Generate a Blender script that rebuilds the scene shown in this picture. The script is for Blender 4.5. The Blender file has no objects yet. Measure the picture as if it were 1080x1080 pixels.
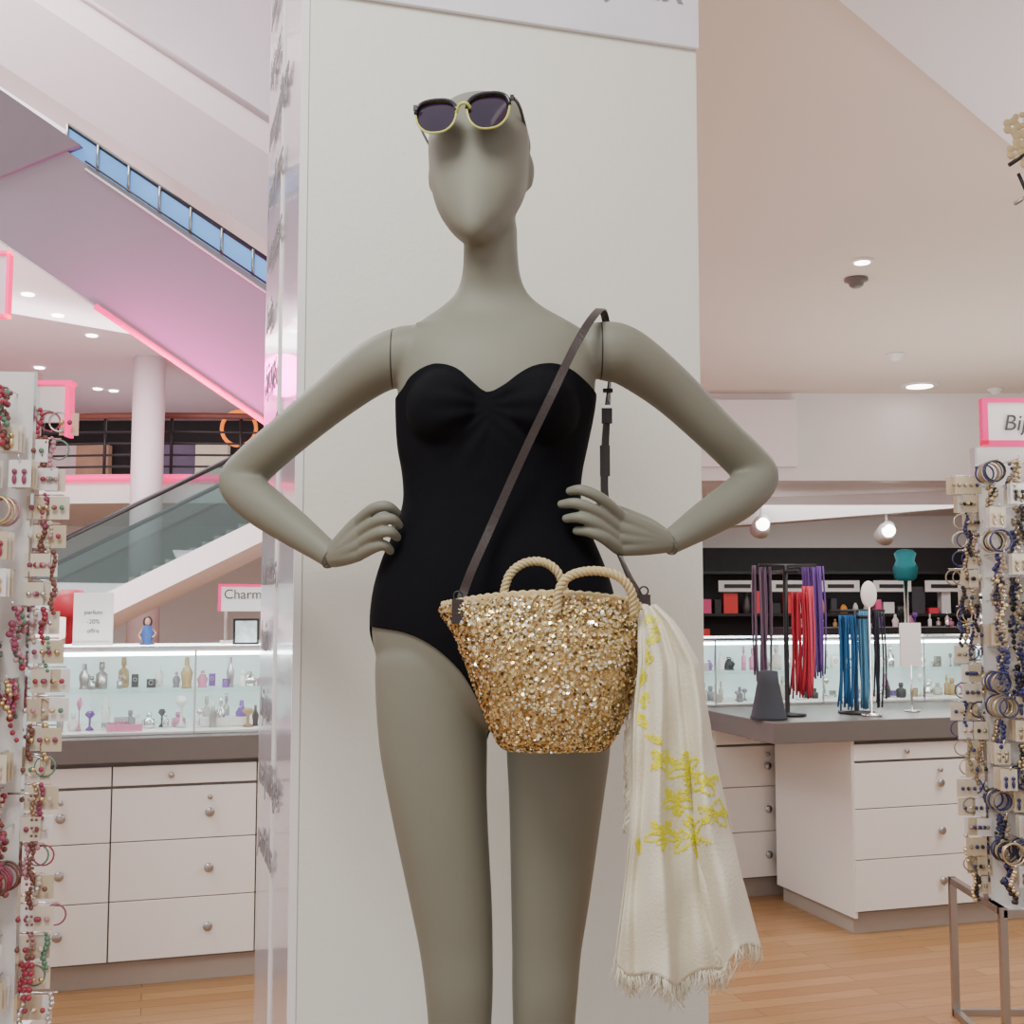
import bpy, math, random
from mathutils import Vector, Matrix
random.seed(7)
F=1242.0; PIT=math.atan(100/F); CZ=1.5
def W(px,py,Y):
    a=(px-540)/F; b=(540-py)/F
    dy=math.cos(PIT)-math.sin(PIT)*b; dz=math.sin(PIT)+math.cos(PIT)*b
    t=Y/dy
    return Vector((a*t,Y,CZ+dz*t))
def srgb(r,g,b):
    def c(x):
        x=x/255.0
        return x/12.92 if x<=0.04045 else ((x+0.055)/1.055)**2.4
    return (c(r),c(g),c(b))
# ---------------------------------------------------------------- materials
def mat(name,c,rough=.5,metal=0.0,var=.06,ns=8.0,bump=0.0,bs=60.0,emit=None,es=0.0,spec=.5,coat=0.0,sheen=0.0,trans=0.0):
    m=bpy.data.materials.new(name); m.use_nodes=True
    nt=m.node_tree; p=nt.nodes['Principled BSDF']
    tc=nt.nodes.new('ShaderNodeTexCoord')
    nz=nt.nodes.new('ShaderNodeTexNoise'); nz.inputs['Scale'].default_value=ns; nz.inputs['Detail'].default_value=3
    nt.links.new(tc.outputs['Object'],nz.inputs['Vector'])
    mx=nt.nodes.new('ShaderNodeMix'); mx.data_type='RGBA'
    mx.inputs[6].default_value=(*[max(0,k*(1-var)) for k in c],1)
    mx.inputs[7].default_value=(*[min(1,k*(1+var)) for k in c],1)
    nt.links.new(nz.outputs['Fac'],mx.inputs[0]); nt.links.new(mx.outputs[2],p.inputs['Base Color'])
    p.inputs['Roughness'].default_value=rough; p.inputs['Metallic'].default_value=metal
    p.inputs['Specular IOR Level'].default_value=spec
    p.inputs['Coat Weight'].default_value=coat; p.inputs['Sheen Weight'].default_value=sheen
    p.inputs['Transmission Weight'].default_value=trans
    if bump>0:
        n2=nt.nodes.new('ShaderNodeTexNoise'); n2.inputs['Scale'].default_value=bs; n2.inputs['Detail'].default_value=4
        nt.links.new(tc.outputs['Object'],n2.inputs['Vector'])
        bp=nt.nodes.new('ShaderNodeBump'); bp.inputs['Strength'].default_value=bump; bp.inputs['Distance'].default_value=.004
        nt.links.new(n2.outputs['Fac'],bp.inputs['Height']); nt.links.new(bp.outputs['Normal'],p.inputs['Normal'])
    if emit:
        p.inputs['Emission Color'].default_value=(*emit,1); p.inputs['Emission Strength'].default_value=es
    return m
def glass(name,tint=(1,1,1),refl=.1,rough=.02):
    m=bpy.data.materials.new(name); m.use_nodes=True; nt=m.node_tree
    for n in list(nt.nodes): nt.nodes.remove(n)
    o=nt.nodes.new('ShaderNodeOutputMaterial'); mix=nt.nodes.new('ShaderNodeMixShader')
    t=nt.nodes.new('ShaderNodeBsdfTransparent'); g=nt.nodes.new('ShaderNodeBsdfGlossy')
    t.inputs['Color'].default_value=(*tint,1); g.inputs['Roughness'].default_value=rough
    mix.inputs[0].default_value=refl
    nt.links.new(t.outputs[0],mix.inputs[1]); nt.links.new(g.outputs[0],mix.inputs[2]); nt.links.new(mix.outputs[0],o.inputs[0])
    return m
# ---------------------------------------------------------------- mesh builder
def crv(pts,n=8):
    P=[tuple(p) for p in pts]; out=[]
    for i in range(len(P)-1):
        p0=P[max(i-1,0)];p1=P[i];p2=P[i+1];p3=P[min(i+2,len(P)-1)]
        for k in range(n):
            t=k/n;t2=t*t;t3=t2*t
            out.append(tuple(.5*((2*b)+(-a+c)*t+(2*a-5*b+4*c-d)*t2+(-a+3*b-3*c+d)*t3) for a,b,c,d in zip(p0,p1,p2,p3)))
    out.append(P[-1]); return out
def interp(tab,x):
    if x<=tab[0][0]: return tab[0][1]
    for (a,b),(c,d) in zip(tab,tab[1:]):
        if x<=c: return b+(d-b)*(x-a)/(c-a) if c>a else d
    return tab[-1][1]
class B:
    def __init__(s): s.v=[];s.f=[];s.mi=[];s.sm=[];s.mats=[]
    def _m(s,m):
        if m not in s.mats: s.mats.append(m)
        return s.mats.index(m)
    def add(s,vs,fs,m,smooth=False,M=None):
        o=len(s.v)
        for v in vs:
            v=Vector(v); s.v.append(M@v if M else v)
        k=s._m(m)
        for f in fs: s.f.append([i+o for i in f]); s.mi.append(k); s.sm.append(smooth)
    def box(s,x0,x1,y0,y1,z0,z1,m,M=None):
        vs=[(x,y,z) for x in (x0,x1) for y in (y0,y1) for z in (z0,z1)]
        s.add(vs,[(0,1,3,2),(4,6,7,5),(0,4,5,1),(2,3,7,6),(0,2,6,4),(1,5,7,3)],m,False,M)
    def cbox(s,c,sx,sy,sz,m,R=None,M=None):
        T=Matrix.Translation(Vector(c))
        if R: T=T@R
        if M: T=M@T
        s.box(-sx/2,sx/2,-sy/2,sy/2,-sz/2,sz/2,m,T)
    def prism(s,poly,d,m):
        n=len(poly);d=Vector(d);vs=[Vector(p) for p in poly]+[Vector(p)+d for p in poly]
        fs=[list(range(n)),list(range(2*n-1,n-1,-1))]+[(i,(i+1)%n,(i+1)%n+n,i+n) for i in range(n)]
        s.add(vs,fs,m)
    def loft(s,rings,m,cap=True,smooth=True,M=None,closed=False):
        n=len(rings[0]);vs=[v for r in rings for v in r];fs=[]
        k=len(rings)
        for i in range(k if closed else k-1):
            for j in range(n):
                a=i*n;b=((i+1)%k)*n
                fs.append((a+j,a+(j+1)%n,b+(j+1)%n,b+j))
        if cap and not closed:
            fs.append(list(range(n))[::-1]);fs.append([(k-1)*n+j for j in range(n)])
        s.add(vs,fs,m,smooth,M)
    def tube(s,pts,rad,m,n=10,cap=True,closed=False,M=None):
        P=[Vector(p[:3]) for p in pts];k=len(P)
        if not isinstance(rad,(list,tuple)): rad=[rad]*k
        rings=[];N=None
        for i in range(k):
            if closed: t=P[(i+1)%k]-P[i-1]
            else: t=P[min(i+1,k-1)]-P[max(i-1,0)]
            if t.length<1e-9: t=Vector((0,0,1))
            t.normalize()
            if N is None:
                N=t.cross(Vector((0,0,1)));
                if N.length<.1: N=t.cross(Vector((1,0,0)))
            N=(N-t*N.dot(t)).normalized();Bn=t.cross(N)
            rings.append([P[i]+(N*math.cos(2*math.pi*j/n)+Bn*math.sin(2*math.pi*j/n))*rad[i] for j in range(n)])
        s.loft(rings,m,cap,True,M,closed)
    def sphere(s,c,r,m,nu=16,nv=10,M=None):
        if not isinstance(r,(list,tuple)): r=(r,r,r)
        rings=[]
        for i in range(nv+1):
            a=math.pi*min(max(i/nv,.004),.996)
            rings.append([(c[0]+r[0]*math.sin(a)*math.cos(2*math.pi*j/nu),c[1]+r[1]*math.sin(a)*math.sin(2*math.pi*j/nu),c[2]-r[2]*math.cos(a)) for j in range(nu)])
        s.loft(rings,m,True,True,M)
    def lathe(s,c,prof,m,n=16,M=None,smooth=True):
        s.loft([[(c[0]+r*math.cos(2*math.pi*j/n),c[1]+r*math.sin(2*math.pi*j/n),c[2]+z) for j in range(n)] for r,z in prof],m,True,smooth,M)
    def torus(s,c,R,r,m,ax='y',n=24,k=6,M=None,sz=1.0):
        pts=[]
        for i in range(n):
            a=2*math.pi*i/n;u=R*math.cos(a);v=R*math.sin(a)*sz
            d={'y':(u,0,v),'x':(0,u,v),'z':(u,v,0)}[ax]
            pts.append((c[0]+d[0],c[1]+d[1],c[2]+d[2]))
        s.tube(pts,r,m,n=k,closed=True,M=M)
    def ribbon(s,pts,w,th,m,hint=(0,-1,0)):
        P=[Vector(p[:3]) for p in pts];k=len(P);rings=[]
        h=Vector(hint)
        for i in range(k):
            t=(P[min(i+1,k-1)]-P[max(i-1,0)]).normalized()
            hh=Vector(pts[i][3:6]) if len(pts[i])>=6 else h
            sd=t.cross(hh).normalized();nn=sd.cross(t).normalized()
            rings.append([P[i]+sd*w/2+nn*th/2,P[i]-sd*w/2+nn*th/2,P[i]-sd*w/2-nn*th/2,P[i]+sd*w/2-nn*th/2])
        s.loft(rings,m,True,False)
    def obj(s,name,parent=None,bevel=0.0,recalc=True):
        me=bpy.data.meshes.new(name);me.from_pydata([tuple(v) for v in s.v],[],s.f)
        for m in s.mats: me.materials.append(m)
        me.polygons.foreach_set('material_index',s.mi);me.polygons.foreach_set('use_smooth',s.sm)
        if recalc:
            import bmesh
            bm=bmesh.new();bm.from_mesh(me);bmesh.ops.recalc_face_normals(bm,faces=bm.faces[:]);bm.to_mesh(me);bm.free()
        me.update()
        o=bpy.data.objects.new(name,me);bpy.context.scene.collection.objects.link(o)
        if bevel>0:
            md=o.modifiers.new('bevel','BEVEL');md.width=bevel;md.segments=2;md.limit_method='ANGLE'
        if parent: adopt(o,parent)
        return o
def adopt(o,parent):
    o.parent=parent;o.matrix_parent_inverse=Matrix.Translation(-parent.location)
def empty(name,loc):
    e=bpy.data.objects.new(name,None);e.location=loc;e.empty_display_size=.1
    bpy.context.scene.collection.objects.link(e);return e
def text(name,body,M,size,m,parent=None,shear=0.0,align='LEFT'):
    c=bpy.data.curves.new(name,'FONT');c.body=body;c.size=size;c.extrude=.0006;c.shear=shear;c.align_x=align
    c.materials.append(m);o=bpy.data.objects.new(name,c);bpy.context.scene.collection.objects.link(o)
    if parent:
        o.parent=parent;o.matrix_parent_inverse=Matrix.Translation(-parent.location)
    o.matrix_basis=M
    return o
def area(name,loc,target,size,power,col=(1,1,1),sy=None):
    l=bpy.data.lights.new(name,'AREA');l.energy=power;l.color=col;l.size=size
    if sy: l.shape='RECTANGLE';l.size_y=sy
    o=bpy.data.objects.new(name,l);o.location=loc
    o.rotation_euler=(Vector(target)-Vector(loc)).to_track_quat('-Z','Y').to_euler()
    bpy.context.scene.collection.objects.link(o);return o
ROT=Matrix.Rotation(math.radians(17),4,'Z')
def FR(x,y): return Matrix.Translation((x,y,0))@ROT
FACE=Matrix.Rotation(math.radians(90),4,'X')   # text upright facing -Y

# ---------------------------------------------------------------- palette
M_skin=mat('mannequin_paint',srgb(122,121,108),rough=.55,var=.07,ns=6,bump=.04,bs=90,spec=.35)
M_suit=mat('black_lycra',(0.004,0.004,0.006),rough=.85,var=.2,bump=.25,bs=40,spec=.12)
M_white=mat('white_paint',srgb(238,235,232),rough=.5,var=.02)
M_pillar=mat('pillar_plaster',srgb(233,232,222),rough=.6,var=.03,ns=3,bump=.25,bs=90)
M_ceil=mat('ceiling_paint',srgb(228,216,202),rough=.8,var=.02,ns=2)
M_ceil2=mat('bulkhead_paint',srgb(246,244,248),rough=.8,var=.02,ns=2)
M_lilac=mat('escalator_cladding',srgb(150,142,148),rough=.45,var=.06,ns=1.5)
M_pinkceil=mat('pink_ceiling_paint',srgb(230,210,216),rough=.7,var=.04,ns=.6)
M_top=mat('taupe_laminate',srgb(108,103,99),rough=.35,var=.05)
M_drawer=mat('drawer_laminate',srgb(238,235,230),rough=.35,var=.02)
M_gap=mat('shadow_gap',srgb(120,116,112),rough=.8)
M_chrome=mat('chrome',(.8,.8,.8),rough=.12,metal=1,var=.02)
M_steel=mat('brushed_steel',(.45,.44,.43),rough=.3,metal=1,var=.05)
M_black=mat('black_plastic',(.012,.012,.014),rough=.4)
M_dark=mat('dark_wall',(.02,.018,.02),rough=.6,var=.3)
M_glass=glass('clear_glass',(.96,1,.99),.08)
M_gglass=glass('green_glass',(.62,.72,.70),.15)
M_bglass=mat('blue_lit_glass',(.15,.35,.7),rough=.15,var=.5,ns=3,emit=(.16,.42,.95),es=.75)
M_pinkneon=mat('pink_neon',(1,.01,.25),emit=(1,.0,.16),es=1.5)
M_pink=mat('pink_trim',(.85,.03,.22),rough=.4,emit=(1,.02,.2),es=.3)
M_lamp=mat('lamp_glow',(1,1,1),emit=(1,.95,.88),es=12)
M_led=mat('led_glow',(1,1,1),emit=(.90,.98,1),es=22)
M_text=mat('grey_lettering',srgb(140,136,140),rough=.6)
M_ltext=mat('dark_lettering',srgb(70,66,68),rough=.6)

# ---------------------------------------------------------------- room shell
def wood():
    m=bpy.data.materials.new('oak_planks');m.use_nodes=True;nt=m.node_tree;p=nt.nodes['Principled BSDF']
    tc=nt.nodes.new('ShaderNodeTexCoord');mp=nt.nodes.new('ShaderNodeMapping');mp.inputs['Rotation'].default_value=(0,0,math.radians(-17))
    br=nt.nodes.new('ShaderNodeTexBrick');br.inputs['Color1'].default_value=(*srgb(196,152,104),1);br.inputs['Color2'].default_value=(*srgb(176,130,84),1)
    br.inputs['Mortar'].default_value=(*srgb(130,92,56),1);br.inputs['Scale'].default_value=1;br.inputs['Brick Width'].default_value=1.1
    br.inputs['Row Height'].default_value=.085;br.inputs['Mortar Size'].default_value=.002
    nt.links.new(tc.outputs['Object'],mp.inputs[0]);nt.links.new(mp.outputs[0],br.inputs['Vector'])
    mp2=nt.nodes.new('ShaderNodeMapping');mp2.inputs['Rotation'].default_value=(0,0,math.radians(-17));mp2.inputs['Scale'].default_value=(2,30,1)
    nz=nt.nodes.new('ShaderNodeTexNoise');nz.inputs['Scale'].default_value=2;nz.inputs['Detail'].default_value=5
    nt.links.new(tc.outputs['Object'],mp2.inputs[0]);nt.links.new(mp2.outputs[0],nz.inputs['Vector'])
    mx=nt.nodes.new('ShaderNodeMix');mx.data_type='RGBA';mx.blend_type='MULTIPLY';mx.inputs[0].default_value=.4
    nt.links.new(br.outputs['Color'],mx.inputs[6]);nt.links.new(nz.outputs['Fac'],mx.inputs[7]);nt.links.new(mx.outputs[2],p.inputs['Base Color'])
    p.inputs['Roughness'].default_value=.32
    return m
M_wood=wood()
b=B();b.box(-14,9,-3,24,-.06,0,M_wood);b.obj('floor')
b=B();b.box(-.6,9,2.9,9.3,3.2,3.35,M_ceil);b.obj('ceiling')
b=B();b.prism([(.33,2.33,3.05),(3.5,5.91,3.05),(6,5.91,3.05),(6,1.0,3.05),(.33,1.0,3.05)],(0,0,.14),M_ceil2);b.obj('ceiling_bulkhead')
b=B();b.box(-.3,9,9.3,9.5,2.5,3.35,M_white)
b.box(-.3,9,9.5,13.2,2.5,2.6,M_ceil2);b.box(.9,2.25,9.2,9.3,2.6,3.13,M_white);b.obj('ceiling_shop_soffit')
b=B();b.prism([(-.3,11.0,2.22),(1.6,11.0,2.22),(5.4,9.6,2.45),(5.4,9.9,2.45),(1.6,11.4,2.22),(-.3,11.4,2.22)],(0,0,.28),M_white);b.obj('trim_1')
b=B();b.box(-.3,9,13,13.2,2.15,2.6,M_white);b.box(-.3,9,13,13.2,0,2.15,M_dark);b.obj('wall_back')
b=B();b.box(8.8,9,-3,13,0,3.35,M_white);b.obj('wall_right')
# atrium on the left
b=B();b.box(-14,-.3,22,22.2,0,3.1,M_white);b.box(-14,-.3,22,22.2,3.1,5.2,M_dark);b.box(-14,-.3,22,22.2,5.2,8.5,M_white);b.obj('wall_atrium')
b=B();b.box(-14,-13.8,-3,22,0,9,M_white);b.obj('wall_left')
b=B();b.box(-.5,-.3,9.3,22,0,9,M_white);b.obj('wall_partition')
b=B();b.box(-14,-.3,6,22,8.5,8.7,M_ceil2);b.obj('ceiling_atrium')
b=B();b.box(-14,-.5,11.5,22,5.0,5.5,M_pinkceil);b.obj('ceiling_mezzanine')

# mezzanine with curved white edge, pink light and railing
mz=empty('mezzanine_balcony',(-6,18,3.4))
b=B()
arc=[(-14,19.5),(-11,18.2),(-8,17.4),(-5.5,17.0),(-3,17.2),(-.55,17.8)]
arc=[(p[0],p[1]) for p in crv(arc,5)]
b.prism([(x,y,3.0) for x,y in arc]+[(-.55,21.9,3.0),(-14,21.9,3.0)],(0,0,.42),M_white)
b.obj('slab',mz)
b=B();b.tube([(x,y-.06,3.36) for x,y in arc],.055,M_pinkneon,n=6);b.obj('pink_light_strip',mz)
b=B()
for h in (3.55,3.72,3.89,4.06): b.tube([(x,y+.15,h) for x,y in arc],.018,M_black,n=5)
b.tube([(x,y+.15,4.3) for x,y in arc],.05,mat('rail_wood',srgb(110,60,50)),n=6)
for x,y in arc[::2]: b.tube([(x,y+.15,3.42),(x,y+.15,4.3)],.025,M_black,n=5)
b.obj('railing',mz)
b=B();p=W(155,500,16.4);b.lathe((p.x,p.y,0),[(.22,0),(.22,5.0)],mat('column_paint',srgb(220,202,206),rough=.5),n=24);b.obj('round_column')
b=B()
for i,(px,c,e) in enumerate([(100,(.5,.3,.2),.25),(190,(.15,.12,.2),.15),(225,(.9,.7,.5),.4),(70,(.7,.5,.5),.4)]):
    p=W(px,455,21.8);b.box(p.x-.3,p.x+.3,21.7,21.9,3.5,4.5,mat('shop_window_%d'%i,c,emit=c,es=e,var=.6,ns=2))
b.obj('window_1')
b=B();p=W(252,452,17.6);b.torus((p.x,p.y,p.z),.26,.03,mat('orange_ring',(1,.3,.03),emit=(1,.2,.01),es=.8));b.tube([(p.x,p.y,p.z-.26),(p.x,p.y,3.42)],.02,M_black);b.obj('round_sign')

# escalators
def esc(name,lo,hi,th_px,Y0,wd,m,gm,glass_px,neon=False,rail=.03,gstart=0.0):
    e=empty(name,tuple(W(lo[0],lo[1],Y0)))
    A=W(lo[0],lo[1],Y0);C=W(hi[0],hi[1],Y0);h=th_px*Y0/F
    b=B();b.prism([A,C,C+Vector((0,0,h)),A+Vector((0,0,h))],(0,wd,0),m);b.obj('truss',e)
    gh=glass_px*Y0/F
    b=B();up=Vector((0,0,h));g=Vector((0,0,gh));A2=A.lerp(C,gstart)
    for yy in (.04,wd-.04):
        a=A2+up+Vector((0,yy,0));c=C+up+Vector((0,yy,0))
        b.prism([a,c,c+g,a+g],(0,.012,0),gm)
    b.obj('balustrade_panels',e)
    b=B()
    for yy in (.04,wd-.04):
        b.tube([A2+up+g+Vector((0,yy,0)),C+up+g+Vector((0,yy,0))],abs(rail),M_black if rail>0 else m,n=8)
    if gstart>0:
        for i in range(9):
            q=A2.lerp(C,i/8)+up+Vector((0,.03,0));b.tube([q,q+g],.012,M_steel,n=6)
    b.obj('handrail',e)
    b=B()
    n=30
    for i in range(n):
        p=A2.lerp(C,(i+.5)/n)+up;b.box(p.x-.12,p.x+.12,p.y+.1,p.y+wd-.1,p.z-.12,p.z+.02,M_steel)
    b.obj('steps',e)
    if neon:
        b=B();q=A.lerp(C,.52);b.tube([q+Vector((0,-.02,-.01)),C+Vector((0,-.02,-.01))],.024,M_pinkneon,n=6);b.obj('pink_light_strip',e)
    return e
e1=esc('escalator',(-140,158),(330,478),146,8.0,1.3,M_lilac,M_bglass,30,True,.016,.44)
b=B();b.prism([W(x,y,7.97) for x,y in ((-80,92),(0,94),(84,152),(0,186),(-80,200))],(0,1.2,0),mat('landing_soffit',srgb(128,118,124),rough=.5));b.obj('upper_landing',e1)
b=B()
for t in (0,1):
    A_=W(90,170+t*8,7.99);C_=W(330,332+t*10,7.99);b.tube([A_,C_],.008,M_white if t else M_black,n=6)
b.obj('skirt_rails',e1)
M_lil2=mat('escalator_cladding_warm',srgb(190,172,174),rough=.55,var=.05,ns=1)
M_lil3=mat('balustrade_panel_pale',srgb(216,200,200),rough=.5,var=.04,ns=1)
esc('escalator',(-140,-25),(330,285),95,10.2,1.3,M_lil2,M_lil3,40,False,-.03)
esc('escalator',(-60,735),(330,545),26,14.0,1.2,M_white,M_gglass,80)

# ---------------------------------------------------------------- pillar
pil=empty('display_pillar',(-.393,2.2,0));MP=FR(-.393,2.2)
b=B();b.box(0,.826,0,.70,0,3.3,M_pillar,MP);b.obj('column_body',pil,bevel=.004)
M_acr=mat('glossy_side_panel',srgb(206,198,208),rough=.18,var=.08,ns=3,coat=.4,metal=.0)
b=B();b.box(-.012,-.001,.0,.70,0.02,3.28,M_acr,MP);b.box(-.016,-.012,.33,.345,.02,3.28,M_white,MP);b.box(-.014,0.0,-.004,.008,.02,3.28,M_white,MP);b.obj('side_panel',pil)
b=B();b.box(0,.826,-.012,-.001,2.69,3.28,mat('header_board_white',srgb(230,226,236),rough=.4),MP);b.obj('header_board',pil,bevel=.002)
text('header_lettering','bijoux',MP@Matrix.Translation((.54,-.013,2.782))@FACE,.10,M_text,pil,.3)
for i in range(15):
    tx=['parfums','maquillage','bijoux','bain','lunettes'][i%5]
    text('side_lettering',tx,MP@Matrix.Translation((-.0175,.62,.95+i*.15))@Matrix.Rotation(math.radians(-90),4,'Z')@FACE,.10,M_text,pil,.35)

# ---------------------------------------------------------------- mannequin
YM=1.85
man=empty('mannequin',(0,YM,.44))
def ring(cx,z,a,yc,bf,bb,n=40,pw=1.0):
    r=[]
    for j in range(n):
        t=2*math.pi*j/n;c=math.cos(t);s_=math.sin(t)
        x=a*math.copysign(abs(c)**pw,c);y=math.copysign(abs(s_)**pw,s_)*(bb if s_>0 else bf)
        r.append((cx+x,yc+y,z))
    return r
def tab(rows,Y=YM,pw=.92):
    out=[]
    rows=crv(rows,4)
    for y,l,r,yc,bf,bb in rows:
        a=W(l,y,Y);c=W(r,y,Y);out.append(ring((a.x+c.x)/2,a.z,(c.x-a.x)/2,Y+yc,bf,bb,pw=pw))
    return out
def torso(b):
    b.loft(tab([
     (768,512,540,.0,.03,.04),(755,470,580,0,.06,.07),(735,425,620,0,.078,.10),(700,400,643,0,.09,.12),(665,392,650,0,.095,.125),(625,395,645,0,.094,.115),
     (590,405,633,0,.088,.095),(560,418,620,0,.082,.08),(530,427,611,0,.078,.072),(500,426,612,0,.08,.075),(470,421,618,-.002,.085,.085),
     (430,419,626,0,.088,.095),(400,420,628,0,.082,.098),(370,420,628,.005,.072,.095),(350,428,618,.01,.06,.085),(335,446,596,.015,.05,.07),
     (322,465,573,.015,.044,.06),(308,480,557,.012,.040,.052),(290,487,549,.005,.040,.048),(265,489,546,-.005,.042,.048),(240,490,545,-.01,.04,.045),(225,495,540,-.01,.03,.04)]),M_skin)
    for px in (470,570):
        c=W(px,432,1.80);b.sphere((c.x,c.y,c.z),(.058,.062,.062),M_skin,24,16)
    for s_ in (-1,1):
        q=[(*W(519+s_*12,350,1.805),.005),(*W(519+s_*42,343,1.811),.006),(*W(519+s_*80,342,1.832),.006)]
        b.tube(q,[k[3] for k in q],M_skin,n=10)
    for sgn,rows in ((-1,[(680,405,505,0,.07,.09),(700,396,513,0,.08,.10),(780,400,514,-.005,.078,.085),(850,412,514,-.008,.072,.074),(950,433,519,-.008,.060,.06),(1000,443,520,-.008,.053,.054),(1045,449,520,-.008,.050,.05),(1090,452,518,0,.046,.05),(1150,452,516,.01,.044,.058),(1220,458,513,.014,.04,.052),(1290,466,508,.012,.034,.038),(1330,469,505,.01,.032,.034),(1352,470,504,.005,.034,.034)]),
                  (1,[(680,545,640,0,.07,.09),(700,536,645,0,.08,.10),(780,534,644,-.005,.078,.085),(850,537,635,-.008,.072,.074),(950,539,621,-.008,.060,.06),(1000,540,613,-.008,.053,.054),(1045,540,609,-.008,.050,.05),(1090,541,606,0,.046,.05),(1150,542,606,.01,.044,.058),(1220,546,600,.014,.04,.052),(1290,550,592,.012,.034,.038),(1330,553,588,.01,.032,.034),(1352,554,588,.005,.034,.034)])):
        b.loft(tab(rows),M_skin)
        cx=W((rows[-1][1]+rows[-1][2])/2,1352,YM).x
        pts=crv([(cx,YM+.045,.475,.030),(cx,YM+.0,.50,.036),(cx+sgn*.005,YM-.06,.482,.034),(cx+sgn*.008,YM-.12,.463,.026),(cx+sgn*.006,YM-.16,.455,.016)],4)
        b.tube(pts,[p[3] for p in pts],M_skin,n=16)
armL=[(455,366,1.86,.036),(430,374,1.86,.047),(394,388,1.87,.044),(350,421,1.90,.038),(300,462,1.93,.0355),(265,493,1.96,.036),(252,510,1.96,.034),(274,531,1.93,.036),(308,556,1.89,.030),(338,578,1.855,.0225),(352,589,1.84,.0195)]
armR=[(615,364,1.86,.036),(640,370,1.86,.048),(664,378,1.87,.046),(708,411,1.90,.040),(755,456,1.93,.0355),(787,487,1.96,.036),(800,504,1.96,.034),(778,526,1.93,.036),(744,548,1.89,.030),(716,566,1.855,.0225),(703,574,1.84,.0195)]
def arm(b,A):
    pts=[(*W(p[0],p[1],p[2]),p[3]) for p in A];pts=crv(pts,5);b.tube(pts,[p[3] for p in pts],M_skin,n=24)
def head(b):
    c=W(507,180,YM);R=Matrix.Translation((c.x,c.y,0))@Matrix.Rotation(math.radians(-8),4,'Z')@Matrix.Translation((-c.x,-c.y,0))
    rows=[(99,494,522,.02,.02,.03),(103,480,536,.02,.045,.06),(112,467,547,.015,.068,.085),(128,456,554,.01,.080,.10),(150,452,558,.0,.084,.11),(175,453,558,-.005,.081,.105),(195,455,557,-.01,.078,.092),
      (212,459,554,-.015,.076,.07),(228,465,548,-.022,.072,.05),(242,473,541,-.030,.066,.038),(254,482,532,-.038,.058,.028),(262,490,525,-.043,.050,.022),(269,499,516,-.048,.036,.014)]
    b.loft([[R@Vector(v) for v in r] for r in tab(rows,YM,.96)],M_skin)
    for px,s_ in ((556,1),(455,-1)):
        e=R@W(px,184,1.87);b.sphere((e.x,e.y,e.z),(.010,.018,.030),M_skin,16,10)
def remesh(b,name,vox,it,parent,apply_only=False):
    o=b.obj(name);md=o.modifiers.new('r','REMESH');md.mode='VOXEL';md.voxel_size=vox
    sm=o.modifiers.new('s','SMOOTH');sm.factor=.5;sm.iterations=it
    dg=bpy.context.evaluated_depsgraph_get();me=bpy.data.meshes.new_from_object(o.evaluated_get(dg))
    if apply_only:
        bpy.data.objects.remove(o);return me
    o.modifiers.clear();o.data=me
    for m in b.mats:
        if m.name not in [k.name for k in me.materials if k]: me.materials.append(m)
    for p in me.polygons: p.use_smooth=True
    if parent: adopt(o,parent)
    return o
b=B();torso(b);head(b);arm(b,armL);arm(b,armR);body=remesh(b,'body',.004,12,man)
# seam lines in the paint at the shoulders
nt=M_skin.node_tree;p=nt.nodes['Principled BSDF'];lk=p.inputs['Base Color'].links[0].from_socket
tc=nt.nodes.new('ShaderNodeTexCoord');sx=nt.nodes.new('ShaderNodeSeparateXYZ');nt.links.new(tc.outputs['Object'],sx.inputs[0])
def mth(op,a,b_):
    n=nt.nodes.new('ShaderNodeMath');n.operation=op
    for i,x in enumerate((a,b_)):
        if x is None: continue
        if isinstance(x,(int,float)): n.inputs[i].default_value=x
        else: nt.links.new(x,n.inputs[i])
    return n.outputs[0]
xa=W(414,380,YM).x;xb=W(634,380,YM).x
d=mth('MINIMUM',mth('ABSOLUTE',mth('SUBTRACT',sx.outputs[0],xa),None),mth('ABSOLUTE',mth('SUBTRACT',sx.outputs[0],xb),None))
k=mth('MULTIPLY',mth('LESS_THAN',d,.0011),mth('GREATER_THAN',sx.outputs[2],W(0,425,YM).z))
mx=nt.nodes.new('ShaderNodeMix');mx.data_type='RGBA';nt.links.new(k,mx.inputs[0]);nt.links.new(lk,mx.inputs[6]);mx.inputs[7].default_value=(.02,.02,.018,1)
nt.links.new(mx.outputs[2],p.inputs['Base Color'])
# hands
def hand(name,wrist,bases,fingers,thumb):
    b=B()
    for (bx,by,bY),fg in zip(bases,fingers):
        w=W(*wrist);p=[(*w,.0165),(*w.lerp(W(bx,by,bY),.5),.0155),(*W(bx,by,bY),.0115)];p=crv(p,4);b.tube(p,[q[3] for q in p],M_skin,n=14)
        q=[(*W(bx,by,bY),.0105)]+[(*W(x,y,Y),r) for (x,y,Y),r in zip(fg,(.0092,.0085,.0068))];q=crv(q,5);b.tube(q,[k[3] for k in q],M_skin,n=14)
        e=q[-1];b.sphere(e[:3],e[3]*.98,M_skin,12,8)
    t=[(*W(*wrist),.016)]+[(*W(x,y,Y),r) for (x,y,Y),r in zip(thumb,(.014,.011,.0095,.007))];t=crv(t,5);b.tube(t,[k[3] for k in t],M_skin,n=14)
    b.sphere(t[-1][:3],.007,M_skin,12,8)
    return remesh(b,name,.0019,4,man)
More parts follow.
